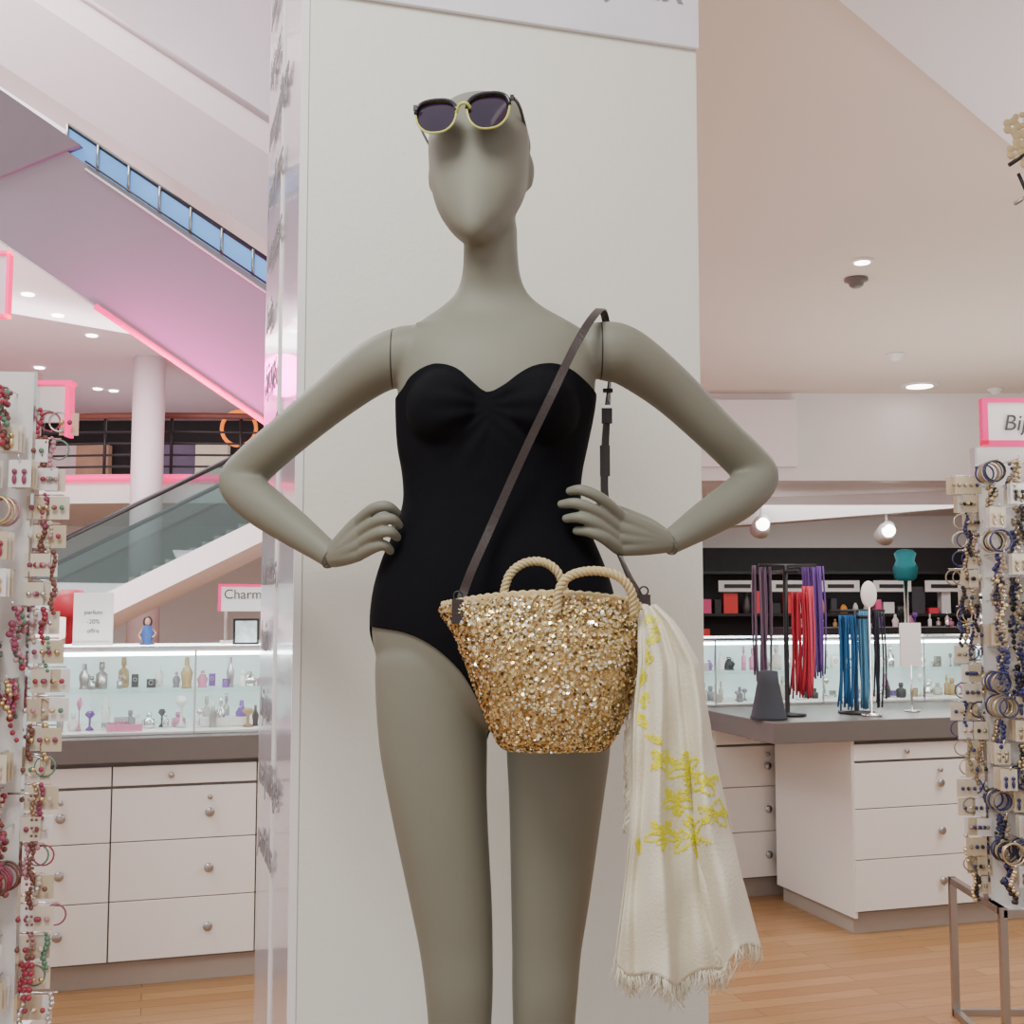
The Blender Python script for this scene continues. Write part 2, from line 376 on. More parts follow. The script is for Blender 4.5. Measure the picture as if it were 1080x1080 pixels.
hand('hand_left',(350,588,1.84),[(377,551,1.815),(380,562,1.81),(381,573,1.81),(380,584,1.815)],
 [[(393,537,1.79),(408,534,1.785),(419,541,1.80)],[(397,550,1.78),(412,547,1.775),(421,554,1.79)],[(398,563,1.78),(411,561,1.775),(419,567,1.79)],[(395,577,1.79),(405,575,1.785),(412,581,1.795)]],
 [(365,568,1.86),(385,553,1.885),(404,546,1.90),(418,545,1.905)])
hand('hand_right',(705,572,1.84),[(656,546,1.80),(651,557,1.795),(650,568,1.795),(653,579,1.80)],
 [[(634,526,1.77),(614,517,1.765),(601,518,1.775)],[(628,539,1.765),(608,531,1.76),(592,532,1.772)],[(629,553,1.765),(612,546,1.76),(597,547,1.772)],[(636,567,1.77),(622,561,1.765),(608,560,1.775)]],
 [(685,556,1.86),(665,545,1.885),(645,537,1.90),(630,535,1.905)])
b=B()
for A in (armL,armR):
    p0=W(*A[-2][:3]);p1=W(*A[-1][:3]);d=(p1-p0).normalized();c=p1-d*.004
    q=d.to_track_quat('Z','Y').to_matrix().to_4x4()
    b.torus((0,0,0),.0197,.0010,M_gap,'z',M=Matrix.Translation(c)@q)
b.obj('wrist_seams',man)
# plinth
b=B();b.box(-.45,.42,1.5,2.13,0,.40,M_white);b.box(-.40,.37,1.55,2.1,.40,.435,M_chrome);b.obj('mannequin_plinth',bevel=.004)

# ---------------------------------------------------------------- swimsuit cut out of torso surface
tb=B();torso(tb);tm=remesh(tb,'tmp',.004,12,None,True)
def wt(l,Y): return [(W(x,y,Y).x,W(x,y,Y).z) for x,y in l]
top=wt(crv([(400,416),(420,403),(430,390),(445,381),(461,378),(480,384),(497,399),(513,411),(531,403),(548,390),(565,381),(585,378),(603,383),(618,393),(640,410)],4),1.74)
legf=wt(crv([(370,660),(393,662),(430,668),(460,683),(485,706),(500,730),(511,756),(519,776),(531,776),(539,756),(550,730),(565,706),(590,683),(620,668),(655,662),(670,660)],4),1.77)
legb=wt([(370,662),(393,672),(430,725),(470,757),(510,776),(540,776),(580,757),(620,725),(655,672),(670,662)],1.95)
zb=W(0,430,1.95).z
def g(v):
    w=min(max((v.y-1.83)/.05,0),1);w=w*w*(3-2*w)
    t=interp(top,v.x)*(1-w)+zb*w
    l=interp(legf,v.x)*(1-w)+interp(legb,v.x)*w
    return min(t-v.z,v.z-l)
nv=[];nf=[];gv=[g(v.co) for v in tm.vertices];idx={}
CB=W(514,425,1.74)
def gx(v):
    c=v.co;dx=c.x-CB.x;dz=c.z-CB.z;f=0
    if c.y<1.82 and abs(dz)<.11 and abs(dx)<.14:
        a=math.atan2(dz,abs(dx)+.015);r=math.hypot(dx,dz)
        f=.0015*math.sin(a*16)*math.exp(-((r-.05)/.045)**2)
    return c+v.normal*(.0035+f)
def vid(i):
    if i not in idx: idx[i]=len(nv);nv.append(gx(tm.vertices[i]))
    return idx[i]
def eid(i,j):
    kk=(min(i,j),max(i,j))
    if kk not in idx:
        a,c=kk;t=gv[a]/(gv[a]-gv[c]);idx[kk]=len(nv);nv.append(gx(tm.vertices[a]).lerp(gx(tm.vertices[c]),t))
    return idx[kk]
for po in tm.polygons:
    vs=list(po.vertices);ins=[gv[i]>0 for i in vs]
    if not any(ins): continue
    out=[]
    for a in range(len(vs)):
        i=vs[a];j=vs[(a+1)%len(vs)]
        if gv[i]>0: out.append(vid(i))
        if (gv[i]>0)!=(gv[j]>0): out.append(eid(i,j))
    if len(out)>=3: nf.append(out)
me=bpy.data.meshes.new('swimsuit');me.from_pydata([tuple(v) for v in nv],[],nf);me.materials.append(M_suit)
for po in me.polygons: po.use_smooth=True
suit=bpy.data.objects.new('strapless_swimsuit',me);bpy.context.scene.collection.objects.link(suit)
sd=suit.modifiers.new('s','SOLIDIFY');sd.thickness=.004;sd.offset=-1
sw=empty('swimsuit',(0,YM,1.5));suit.name='suit_body';adopt(suit,sw)

# ---------------------------------------------------------------- sunglasses
sg=empty('sunglasses',tuple(W(490,120,1.74)))
M_lens=mat('tinted_lens',(.022,.010,.028),rough=.1,coat=.4,var=.6,ns=12)
M_frame=mat('lime_frame',srgb(186,192,96),rough=.3);M_fr2=mat('dark_frame',(.012,.010,.016),rough=.25,coat=.5)
def lens(cx,cy,hw,hh,Y0,Y1):
    out=[]
    for j in range(36):
        t=2*math.pi*j/36;c=math.cos(t);s_=math.sin(t)
        x=math.copysign(abs(c)**.8,c)*hw;y=math.copysign(abs(s_)**.85,s_)*hh
        x*=1+.15*(y/hh);X=cx+x;Yv=Y0+(Y1-Y0)*(x/hw+1)/2+.010*(y/hh)
        out.append(W(X,cy-y-x*.09,Yv))
    return out
Ls=[lens(460,124,21,16.5,1.765,1.735),lens(515,118,22,18,1.733,1.748)]
b=B()
for L in Ls:
    c=sum(L,Vector())/len(L);n=len(L)
    b.add([c+Vector((0,-.004,0))]+L,[(0,1+i,1+(i+1)%n) for i in range(n)],M_lens,True)
b.obj('lenses',sg)
b=B()
for L in Ls: b.tube([v+Vector((0,-.002,0)) for v in L],.0017,M_frame,n=8,closed=True)
br=crv([W(481,119,1.735),W(485,110,1.729),W(492,109,1.727),W(496,114,1.732)],4);b.tube(br,.0026,M_frame,n=8)
b.obj('rims',sg)
b=B()
for L in Ls: b.tube([v+Vector((0,-.004,.001)) for v in L[1:18]],.0030,M_fr2,n=8)
b.cbox(W(438,114,1.763),.006,.005,.008,M_fr2);b.cbox(W(540,103,1.747),.006,.005,.008,M_fr2)
b.tube(crv([W(541,103,1.75),W(548,112,1.78),W(555,138,1.85),W(558,155,1.90),W(556,168,1.93)],5),.0028,M_fr2,n=8)
b.tube(crv([W(438,114,1.768),W(438,120,1.80),W(446,140,1.88),W(454,155,1.93)],5),.0022,M_fr2,n=8)
b.obj('temples',sg)

# ---------------------------------------------------------------- straw bag
YB=1.655
bag=empty('sequin_straw_bag',tuple(W(580,787,YB)))
M_straw=mat('straw_weave',srgb(196,164,110),rough=.7,var=.25,ns=120,bump=.8,bs=300)
M_straw2=mat('straw_braid',srgb(200,180,134),rough=.7,var=.18,ns=200,bump=.4,bs=400)
M_rim=mat('brown_braid',srgb(150,106,70),rough=.7,var=.3,ns=150,bump=.5,bs=400)
M_leather=mat('brown_leather',srgb(48,36,34),rough=.45,bump=.2,bs=300)
seqm=[mat('sequin_%d'%i,c,rough=r,metal=mt,var=.05) for i,(c,r,mt) in enumerate([(srgb(226,200,140),.3,1),(srgb(252,242,212),.2,1),(srgb(192,160,100),.35,1),(srgb(238,230,222),.22,1),(srgb(210,180,130),.5,.5),(srgb(116,88,54),.4,1)])]
brow=[(787,546,624,.022),(784,536,634,.034),(774,527,643,.045),(740,512,658,.054),(700,498,670,.054),(668,485,678,.046),(650,474,682,.036),(638,467,685,.03)]
bl=crv(brow,5)
def bagpt(s_,th):
    x=s_*(len(bl)-1);i=min(int(x),len(bl)-2);t=x-i
    r=[a+(c-a)*t for a,c in zip(bl[i],bl[i+1])]
    a=W(r[1],r[0],YB);c=W(r[2],r[0],YB);cx=(a.x+c.x)/2;hw=(c.x-a.x)/2
    co=math.cos(th);si=math.sin(th)
    dz=.016*(1-co*co)*max(0,(s_-.6)/.4)**1.5
    return Vector((cx+hw*co,YB+r[3]*si+.0,a.z+dz))
N=64;rings=[[bagpt(i/28,2*math.pi*j/N) for j in range(N)] for i in range(29)]
b=B();b.loft(rings,M_straw,cap=False)
b.add([v for v in rings[0]],[list(range(N))],M_straw)
o=b.obj('basket',bag);md=o.modifiers.new('s','SOLIDIFY');md.thickness=.006;md.offset=1
b=B();rim=rings[-1];
for ph in (0,math.pi):
    pts=[]
    M_=N*4
    for k_ in range(M_):
        v=bagpt(1,2*math.pi*k_/M_);a=2*math.pi*k_/M_*34+ph
        pts.append(v+Vector((0,math.cos(a)*.0025,math.sin(a)*.0025)))
    b.tube(pts,.0030,M_straw2,n=6,closed=True)
cb=bagpt(.12,0).lerp(bagpt(.12,math.pi),.5)
for ph in (0,math.pi):
    pts=[]
    for k_ in range(240):
        v=bagpt(.12,2*math.pi*k_/240);o_=(v-cb);o_.z=0;v=v+o_.normalized()*.007;a=2*math.pi*k_/240*26+ph
        pts.append(v+Vector((0,math.cos(a)*.0025,math.sin(a)*.0028)))
    b.tube(pts,.0030,M_rim,n=6,closed=True)
b.obj('braided_edges',bag)
b=B()
R_=random.Random(3)
for k_ in range(10500):
    s_=R_.uniform(.13,.965);th=R_.uniform(0,2*math.pi) if R_.random()<.3 else R_.uniform(math.pi,2*math.pi)
    v=bagpt(s_,th);e=.01
    n=(bagpt(s_,th+e)-v).cross(bagpt(min(s_+e,1),th)-v)
    if n.length<1e-9: continue
    n.normalize()
    if n.y*(v.y-YB)<0: n=-n
    nn=(n+Vector((R_.gauss(0,.32),R_.gauss(0,.32),R_.gauss(0,.32)))).normalized()
    u=nn.cross(Vector((0,0,1))).normalized();w=nn.cross(u);r=R_.uniform(.0015,.0028);c=v+n*R_.uniform(.0072,.0098)
    b.add([c+(u*math.cos(i*math.pi/3)+w*math.sin(i*math.pi/3))*r for i in range(6)],[range(6)],seqm[R_.choice([0,0,0,0,1,1,2,2,3,4,4,5])])
b.obj('sequins',bag,recalc=False)
b=B()
for path in ([W(587,648,1.607),W(590,622,1.603),W(602,607,1.60),W(627,602,1.60),W(652,608,1.60),W(666,625,1.603),W(669,650,1.612)],
             [W(530,632,1.70),W(537,607,1.70),W(553,594,1.70),W(573,593,1.70),W(589,605,1.70),W(598,634,1.70)]):
    P=[Vector(q) for q in crv(path,14)]
    L=0;acc=[0]
    for a,c in zip(P,P[1:]): L+=(c-a).length;acc.append(L)
    for ph in (0,2.094,4.188):
        pts=[]
        for i,v in enumerate(P):
            t=(P[min(i+1,len(P)-1)]-P[max(i-1,0)]).normalized();n1=Vector((0,1,0));n2=t.cross(n1).normalized()
            a=acc[i]/.020*2*math.pi+ph;pts.append(v+(n1*math.cos(a)+n2*math.sin(a))*.0038)
        b.tube(pts,.0031,M_straw2,n=8)
b.obj('braided_handles',bag)
# strap
b=B()
def hn(l): return [(*W(x,y,Y),*n) for x,y,Y,n in l]
f_=(0,-1,0)
st=hn([(484,640,1.652,f_),(489,624,1.66,f_),(498,600,1.70,f_),(515,562,1.735,f_),(537,512,1.738,f_),(560,462,1.728,f_),(585,410,1.722,f_),(603,372,1.752,(.1,-.9,.35)),(618,345,1.775,(.1,-.8,.6)),(628,331,1.81,(.1,-.5,.85)),(634,326,1.86,(.1,0,1)),(638,334,1.905,(.1,.5,.8)),(642,360,1.93,(.6,.6,.2)),(643,400,1.93,(1,-.3,0)),(640,440,1.91,(.6,-.8,0)),(638,480,1.90,(.3,-1,0)),(638,525,1.89,(.3,-1,0)),(646,566,1.87,(.4,-1,0)),(660,600,1.77,(.4,-1,0)),(674,630,1.67,f_),(679,645,1.65,f_)])
b.ribbon(crv(st,6),.0125,.0025,M_leather)
for x,y,Y in ((483,645,1.640),(679,640,1.648)):
    c=W(x,y,Y);b.cbox(c,.016,.024,.034,M_leather);b.torus((c.x,c.y-.002,c.z+.022),.006,.0013,M_black)
c=W(640,437,1.908);b.cbox(c,.017,.008,.03,M_leather);b.cbox(c+Vector((0,-.003,.012)),.02,.006,.005,M_chrome);b.cbox(W(641,412,1.92),.016,.008,.006,M_leather);b.cbox(W(638,486,1.898),.016,.006,.05,M_leather)
b.obj('strap',bag)

# ---------------------------------------------------------------- scarf
scf=empty('fringed_scarf',tuple(W(690,640,1.6)))
M_cloth=mat('cream_gauze',srgb(226,219,198),rough=.9,var=.05,ns=30,bump=.35,bs=260,sheen=.2,spec=.15)
M_yel=mat('yellow_thread',srgb(236,230,50),rough=.7,var=.12,ns=200,bump=.3,bs=300)
Lr=[(636,672),(670,671),(700,672),(760,669),(820,667),(880,664),(940,658),(1000,651),(1045,647)]
Rr=[(636,690),(655,709),(670,719),(700,736),(760,750),(820,760),(880,772),(940,787),(1000,802),(1045,808)]
def hemy(u): return 1018+24*math.sin(math.pi*min(1,u*1.15))-18*u+5*math.sin(u*19)
def scarf(u,v,back=0):
    y=638+(hemy(u)-638)*v
    l=interp(Lr,y)-back*3;r=interp(Rr,y)-back*22
    x=l+(r-l)*u
    amp=.008+.022*min(1,v*1.3)
    ph=u*2*math.pi+.5*math.sin(v*3.1)
    Y=1.600+back*.045+amp*(.75*math.sin(ph*1.9+.9*v)+.42*math.sin(ph*3.7+1.7+1.9*v)+.13*math.sin(ph*8.3+5*v)*(1-v*.5)+.10*math.sin(v*26+ph*1.5)) + .035*math.exp(-v*14)
    x+=3*v*math.sin(ph*3.2+1)+1.6*math.sin(v*11+ph*2)
    return W(x,y,Y)
for bk,nm in ((0,'front_layer'),(1,'back_layer')):
    b=B();nu,nvv=90,90
    vs=[scarf(i/nu,j/nvv*(1 if not bk else .985),bk) for j in range(nvv+1) for i in range(nu+1)]
    fs=[(j*(nu+1)+i,j*(nu+1)+i+1,(j+1)*(nu+1)+i+1,(j+1)*(nu+1)+i) for j in range(nvv) for i in range(nu)]
    b.add(vs,fs,M_cloth,True);o=b.obj(nm,scf);md=o.modifiers.new('s','SOLIDIFY');md.thickness=.0012
b=B();R_=random.Random(5)
for i in range(300):
    u=R_.random();bk=int(R_.random()<.4)
    p=scarf(u,1 if not bk else .985,bk);L=R_.uniform(.014,.034)
    q=[p+Vector((0,0,.003)),p+Vector((R_.gauss(0,.003),R_.gauss(0,.002),-L*.5)),p+Vector((R_.gauss(0,.006),R_.gauss(0,.004),-L))]
    b.tube(q,[.0009,.0008,.0004],M_cloth,n=4)
for i in range(110):
    p=scarf(0,R_.uniform(.15,.6),1);q=[p,p+Vector((-R_.uniform(.003,.009),0,-.006)),p+Vector((-R_.uniform(.004,.010),0,-.018))]
    b.tube(q,.0006,M_cloth,n=4)
b.obj('fringe',scf)
b=B()
def stitch(px,py,r=.0024):
    l=interp(Lr,py);rr=interp(Rr,py);u=(px-l)/(rr-l)
    if not(.02<u<.98): return
    v=(py-638)/(hemy(u)-638)
    if not(.01<v<.97): return
    p=scarf(u,v);p2=scarf(u+.01,v);p3=scarf(u,v+.01);n=(p2-p).cross(p3-p).normalized()
    if n.y>0:n=-n
    a=R_.uniform(0,3.14);d1=(p2-p).normalized();d2=n.cross(d1);t=d1*math.cos(a)+d2*math.sin(a);s2=n.cross(t)
    c=p+n*.0014
    b.add([c+t*r*1.5,c+s2*r*.6,c-t*r*1.5,c-s2*r*.6,c+n*r*.6],[(0,1,4),(1,2,4),(2,3,4),(3,0,4)],M_yel,True)
def petal(cx,cy,ang,L,wd,dens=40,outline=False):
    for i in range(dens):
        t=R_.random();w=math.sin(math.pi*t)**.7*wd
        o_=(R_.choice((-1,1))*R_.uniform(.75,1) if outline else R_.uniform(-1,1))*w
        x=t*L;stitch(cx+x*math.cos(ang)-o_*math.sin(ang),cy+x*math.sin(ang)+o_*math.cos(ang))
for cx,cy,n,L in ((728,882,6,24),(698,880,5,17),(754,858,5,15),(714,845,5,16),(722,810,6,19),(744,826,4,14),(696,802,4,14)):
    a0=R_.random()*3
    for i in range(n): petal(cx,cy,a0+i*2*math.pi/n,L,4.6,55,outline=(i%3==0))
for cx,cy,an in ((684,648,1.2),(692,664,1.9),(684,684,1.4),(680,706,1.7),(684,730,1.8),(676,752,1.2),(682,775,.6),(672,884,1.2)):
    petal(cx,cy,an,17,4.5,55)
b.obj('embroidery',scf,recalc=False)

# ---------------------------------------------------------------- counters
def knob(b,M,x,z,s=1.25): b.lathe((0,0,0),[(.006*s,0),(.006*s,.012),(.014*s,.014),(.015*s,.022),(.010*s,.026)],M_steel,n=14,M=M@Matrix.Translation((x,0,z))@Matrix.Rotation(math.radians(90),4,'X'))
M_toe=mat('toe_kick',srgb(176,166,156),rough=.35)
def drawer_unit(parent,M,x0,x1,dp,cols,name,knobx=.72):
    b=B();b.box(x0,x1,.012,dp,.10,.885,M_gap,M);b.box(x0+.02,x1-.02,.05,dp-.02,0,.10,M_toe,M);b.box(x0-.004,x0+.012,.0,dp,.08,.885,M_drawer,M);b.box(x1-.012,x1+.004,0,dp,.08,.885,M_drawer,M);b.obj(name+'_carcass',parent)
    b=B();k=B()
    rows=[(.11,.338),(.342,.568),(.572,.778),(.79,.865)]
    w=(x1-x0)/cols
    for c in range(cols):
        for z0,z1 in rows:
            b.box(x0+c*w+.003,x0+(c+1)*w-.003,-.006,.012,z0,z1,M_drawer,M)
            kx=x0+(c+knobx)*w
            if z1-z0>.15: knob(k,M@Matrix.Translation((0,-.006,0)),kx,(z0+z1)/2)
            else: knob(k,M@Matrix.Translation((0,-.006,0)),x0+(c+.4)*w,(z0+z1)/2,.8)
            if z0>.5 and z1-z0>.15: knob(k,M@Matrix.Translation((0,-.006,0)),kx,(z0+z1)/2+.06,.7)
    b.obj(name+'_drawers',parent,bevel=.002);k.obj(name+'_knobs',parent)
M_cback=mat('case_back_glow',srgb(205,226,224),rough=.3,emit=(.80,.96,.95),es=.45)  # plain back panel given emission so the case looks brighter inside
def case(parent,M,x0,x1,y0,y1,z0,z1):
    b=B();t=.008
    b.box(x0,x1,y0,y0+t,z0,z1,M_glass,M);b.box(x0,x0+t,y0,y1,z0,z1,M_glass,M);b.box(x1-t,x1,y0,y1,z0,z1,M_glass,M);b.box(x0,x1,y0,y1,z1-t,z1,M_glass,M);b.box(x0+.02,x1-.02,y0+.1,y1-.04,z0+.16,z0+.166,M_glass,M)
    b.obj('glass_panes',parent)
    b=B();
    for x in (x0,x1):
        for y in (y0,y1): b.cbox((x,y,(z0+z1)/2),.012,.012,z1-z0,M_chrome,M=M)
    for z in (z1,):
        b.box(x0,x1,y0-.006,y0+.006,z-.006,z+.006,M_chrome,M);b.box(x0,x1,y1-.006,y1+.006,z-.006,z+.006,M_chrome,M)
        b.box(x0-.006,x0+.006,y0,y1,z-.006,z+.006,M_chrome,M);b.box(x1-.006,x1+.006,y0,y1,z-.006,z+.006,M_chrome,M)
    n=int((x1-x0)/.55)
    for i in range(n+1):
        x=x0+(x1-x0)*i/n;b.cbox((x,y0,(z0+z1)/2),.008,.01,z1-z0,M_chrome,M=M)
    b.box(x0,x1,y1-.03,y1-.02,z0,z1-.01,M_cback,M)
    b.box(x0,x1,y0,y1,z0,z0+.01,M_white,M)
    b.obj('frame',parent)
    b=B();b.box(x0+.03,x1-.03,y0+.03,y0+.05,z1-.03,z1-.015,M_led,M);b.obj('led_strip',parent)
BM=[M_white,M_white,mat('purple_glass',(.18,.06,.4),rough=.15),mat('pink_glass',(.6,.2,.35),rough=.15),M_chrome,M_chrome,M_steel,M_black,mat('amber_glass',(.4,.25,.1),rough=.15),mat('grey_box',(.25,.24,.26)),mat('sand_box',(.5,.45,.4))]
def bottles(parent,M,x0,x1,y0,y1,z0,n,seed,name='bottles'):
    R=random.Random(seed);b=B()
    for i in range(n):
        x=x0+(x1-x0)*(i+R.uniform(.0,1))/n;y=R.uniform(y0,y1);m=R.choice(BM);h=R.uniform(.05,.14);r=R.uniform(.012,.03)
        k=R.random()
        if k<.3: b.lathe((x,y,z0),[(r*.9,0),(r,h*.1),(r,h*.55),(r*.35,h*.66),(r*.35,h*.72),(r*.5,h*.73),(r*.45,h)],m,n=14,M=M)
        elif k<.6:   # necklace bust stand
            b.lathe((x,y,z0),[(r*1.1,0),(r*.9,h*.08),(r*.9,h*.2),(r*1.2,h*.5),(r*.5,h*.75),(r*.4,h)],m,n=14,M=M);b.torus((x,y-r*.4,z0+h*.6),r*.8,.0018,M_chrome,'y',14,4,M=M)
        elif k<.75: b.lathe((x,y,z0),[(r*.8,0),(r*.2,h*.2),(r*.2,h*.6),(r*.9,h*.8),(r*.5,h)],m,n=14,M=M)
        else:
            b.box(x-r,x+r,y-.012,y+.012,z0,z0+h*.5,m,M);b.torus((x,y-.016,z0+h*.3),r*.5,.002,M_steel,'y',12,4,M=M)
    b.obj(name,parent)
# left counter
ML=FR(-2.43,4.49)
lc=empty('cosmetics_counter',(-2.43,4.49,0))
drawer_unit(lc,ML,-.25,2.575,.60,5,'counter',.67)
b=B();b.box(-.30,2.60,-.04,.66,.885,.98,M_top,ML);b.obj('countertop',lc,bevel=.003)
lcs=empty('glass_display_case',(-1.9,4.8,.98))
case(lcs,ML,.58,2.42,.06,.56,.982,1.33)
bottles(lcs,ML,.66,2.3,.16,.30,.994,44,4);bottles(lcs,ML,.66,2.3,.3,.45,1.15,34,8,'shelf_bottles')
b=B()
M_pc=mat('pink_card',(.85,.2,.4))
for x in (.85,1.22,1.6):
    if x<.9: b.box(x,x+.14,.10,.12,.995,1.02,M_pc,ML)
    else: b.box(x,x+.2,.2,.34,.994,1.03,M_white,ML)
b.obj('display_risers',lcs)
def poster(name,x,w,h,Mx,y,z0,face,border=None,tx=None,tsz=.05,lift=0):
    e=empty(name,tuple(Mx@Vector((x,y,z0))));b=B()
    zz=z0+lift
    b.box(x-w/2,x+w/2,y-.006,y+.006,zz+.012,zz+.012+h,face,Mx)
    b.box(x-w/2,x+w/2,y-.04,y+.04,z0,z0+.012,M_white,Mx)
    if lift:
        for s_ in (-1,1): b.cbox((x+s_*w*.4,y,z0+.006+lift/2),.012,.012,lift+.012,M_chrome,M=Mx)
    if border:
        t=.012
        b.box(x-w/2-t,x+w/2+t,y-.012,y+.012,zz+.012+h,zz+.012+h+t,border,Mx)
        b.box(x-w/2-t,x-w/2,y-.012,y+.012,zz+.012,zz+.012+h+t,border,Mx)
    b.obj('panel',e)
    if tx:
        for i,l in enumerate(tx): text('lettering',l,Mx@Matrix.Translation((x,y-.008,zz+h*.62-i*tsz*1.5))@FACE,tsz,M_ltext,e,0,'CENTER')
    return e
poster('tabletop_sign',.78,.16,.21,ML,.3,1.338,M_white,None,['parfum','-20%','offre'],.026)
poster('tabletop_sign',1.42,.22,.11,ML,.42,1.338,M_white,M_pink,['Charme'],.06,.13)
pf=empty('framed_photo',tuple(ML@Vector((1.40,.2,1.337))))
b=B();b.box(1.35,1.46,.19,.205,1.338,1.45,M_black,ML);b.box(1.36,1.45,.186,.19,1.348,1.44,mat('photo_print',(.55,.6,.65),var=.6,ns=25),ML);b.obj('frame',pf)
fig=empty('promo_cutout_figure',tuple(ML@Vector((1.0,.3,1.337))))
b=B();FM=mat('figure_skin',(.6,.35,.25))
b.lathe((1.0,.3,1.338),[(.03,0),(.03,.006),(.018,.01),(.028,.05),(.02,.075),(.010,.085)],mat('blue_dress',(.05,.12,.4)),n=12,M=ML);b.sphere((1.0,.3,1.437),(.013,.013,.017),FM,12,8,M=ML);b.sphere((1.0,.306,1.435),(.02,.014,.026),mat('figure_hair',(.05,.02,.01)),12,8,M=ML)
b.tube([ML@Vector((.985,.3,1.41)),ML@Vector((.965,.29,1.38)),ML@Vector((.975,.28,1.36))],.005,FM,n=6)
b.tube([ML@Vector((1.015,.3,1.41)),ML@Vector((1.035,.29,1.385)),ML@Vector((1.02,.28,1.37))],.005,FM,n=6)
b.obj('figure',fig)
b=B();p=W(75,628,5.6);b.lathe((p.x,p.y,0),[(.16,0),(.16,.02),(.02,.03),(.02,1.45),(.10,1.46),(.09,1.54),(.05,1.58)],mat('red_plastic',(.6,.03,.05),rough=.4),n=20);b.obj('red_floor_lamp')

# right island counter
MR=FR(1.18,5.35)
rc=empty('island_counter',(1.18,5.35,0))
drawer_unit(rc,MR@Matrix.Translation((.42,.04,0)),0,1.4,.70,2,'front',.66)
drawer_unit(rc,MR@Matrix.Translation((.10,.80,0)),0,1.9,.5,4,'rear',.62)
b=B();b.box(0,2.1,0,.8,.885,.98,M_top,MR);b.obj('countertop',rc,bevel=.003)
b=B();b.box(-.35,2.1,.81,1.4,.885,.98,M_top,MR);b.box(-.9,-.36,.9,1.4,.885,.98,M_top,MR);b.obj('rear_countertop',rc,bevel=.003)
drawer_unit(rc,MR@Matrix.Translation((-.85,.95,0)),0,.62,.4,1,'side',.62)
rcs=empty('glass_display_case',(1.6,6.2,.98))
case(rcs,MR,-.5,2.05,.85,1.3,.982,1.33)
bottles(rcs,MR,-.4,2.0,.95,1.1,.994,54,11);bottles(rcs,MR,-.4,2.0,1.1,1.22,1.15,44,12,'shelf_bottles')
# hanging straps display
hs=empty('scarf_display_stand',tuple(MR@Vector((.45,.4,.98))))
b=B()
posts=[(.24,.30,1.70),(.62,.30,1.48)]
for x,y,z in posts:
    b.lathe((x,y,.981),[(.09,0),(.09,.012),(.012,.015),(.012,z-.98)],M_black,n=16,M=MR)
    b.tube([(x-.14,y,z),(x+.17,y,z)],.008,M_black,n=8,M=MR);b.tube([(x,y-.12,z-.03),(x,y+.12,z-.03)],.008,M_black,n=8,M=MR)
b.obj('stand',hs)
def bundle(nm,x,y,zt,zb_,n,sp,m):
    b=B();R=random.Random(n)
    for i in range(n):
        xx=x+R.uniform(-sp,sp);yy=y+R.uniform(-.03,.03);z1=zb_+R.uniform(0,.06)
        P=crv([(xx,yy,zt),(xx+R.gauss(0,.004),yy-.006,(zt+z1)/2),(xx+R.gauss(0,.008),yy,z1)],4);b.tube(P,.0045,m,n=5,M=MR)
    b.obj(nm,hs)
bundle('red_scarves',.29,.27,1.57,1.06,22,.035,mat('red_fabric',srgb(176,36,56),rough=.8))
bundle('coral_scarves',.36,.30,1.60,1.06,14,.025,mat('coral_fabric',srgb(216,80,96),rough=.8))
bundle('purple_scarves',.42,.36,1.70,1.14,24,.055,mat('purple_fabric',srgb(106,72,146),rough=.8))
bundle('grey_scarves',.13,.34,1.70,1.12,18,.05,mat('grey_fabric',srgb(104,84,104),rough=.8))
bundle('blue_scarves',.56,.28,1.46,.995,22,.04,mat('blue_fabric',srgb(30,96,146),rough=.8))
bundle('pale_blue_scarves',.67,.30,1.48,.995,20,.035,mat('pale_blue_fabric',srgb(84,146,180),rough=.8))
bundle('black_scarves',.75,.30,1.48,1.0,12,.02,mat('black_fabric',srgb(40,38,50),rough=.8))
b=B();b.sphere((.61,.16,1.56),(.045,.012,.065),M_white,20,12,M=MR);b.lathe((.61,.16,.981),[(.05,0),(.05,.01),(.006,.015),(.006,.52)],M_chrome,n=12,M=MR);b.obj('oval_mirror',hs)
b=B();b.lathe((.06,.16,.981),[(.085,0),(.085,.01),(.08,.02),(.05,.17),(.045,.22),(.02,.225)],mat('grey_felt',srgb(60,64,72),rough=.9),n=20,M=MR);b.obj('bracelet_cone')
b=B();b.box(.88,1.0,.30,.31,1.2,1.42,M_white,MR);b.tube([(.94,.305,.98),(.94,.305,1.21)],.006,M_chrome,M=MR);b.lathe((.94,.305,.981),[(.04,0),(.04,.008)],M_chrome,M=MR);b.obj('card_sign')
# back shop shelving
sh=empty('shop_shelving',(2.5,12.6,0))
b=B()
for z in (.5,.95,1.4,1.85): b.box(1.2,8.5,12.6,12.98,z,z+.03,M_black)
b.box(1.2,8.5,12.55,12.98,0,.5,M_dark);b.obj('shelves',sh)
b=B();R=random.Random(21);cols=[mat('prod_%d'%i,c,rough=.4) for i,c in enumerate([(.8,.05,.05),(.9,.35,.05),(.85,.85,.85),(.1,.1,.1),(.6,.6,.62),(.05,.05,.06),(.85,.1,.3),(.03,.03,.03),(.8,.8,.8),(.8,.05,.08)])]
for z in (.98,1.43):
    x=1.3
    while x<8.3:
        w=R.uniform(.05,.2);h=R.uniform(.05,.3);m=R.choice(cols)
        if R.random()<.7: b.box(x,x+w*.8,12.62,12.75,z,z+h,m)
        else: b.lathe((x+w/2,12.7,z),[(w*.3,0),(w*.35,h*.3),(w*.25,h*.7),(w*.1,h)],m,n=10)
        x+=w+.01
b.obj('products',sh)
b=B()
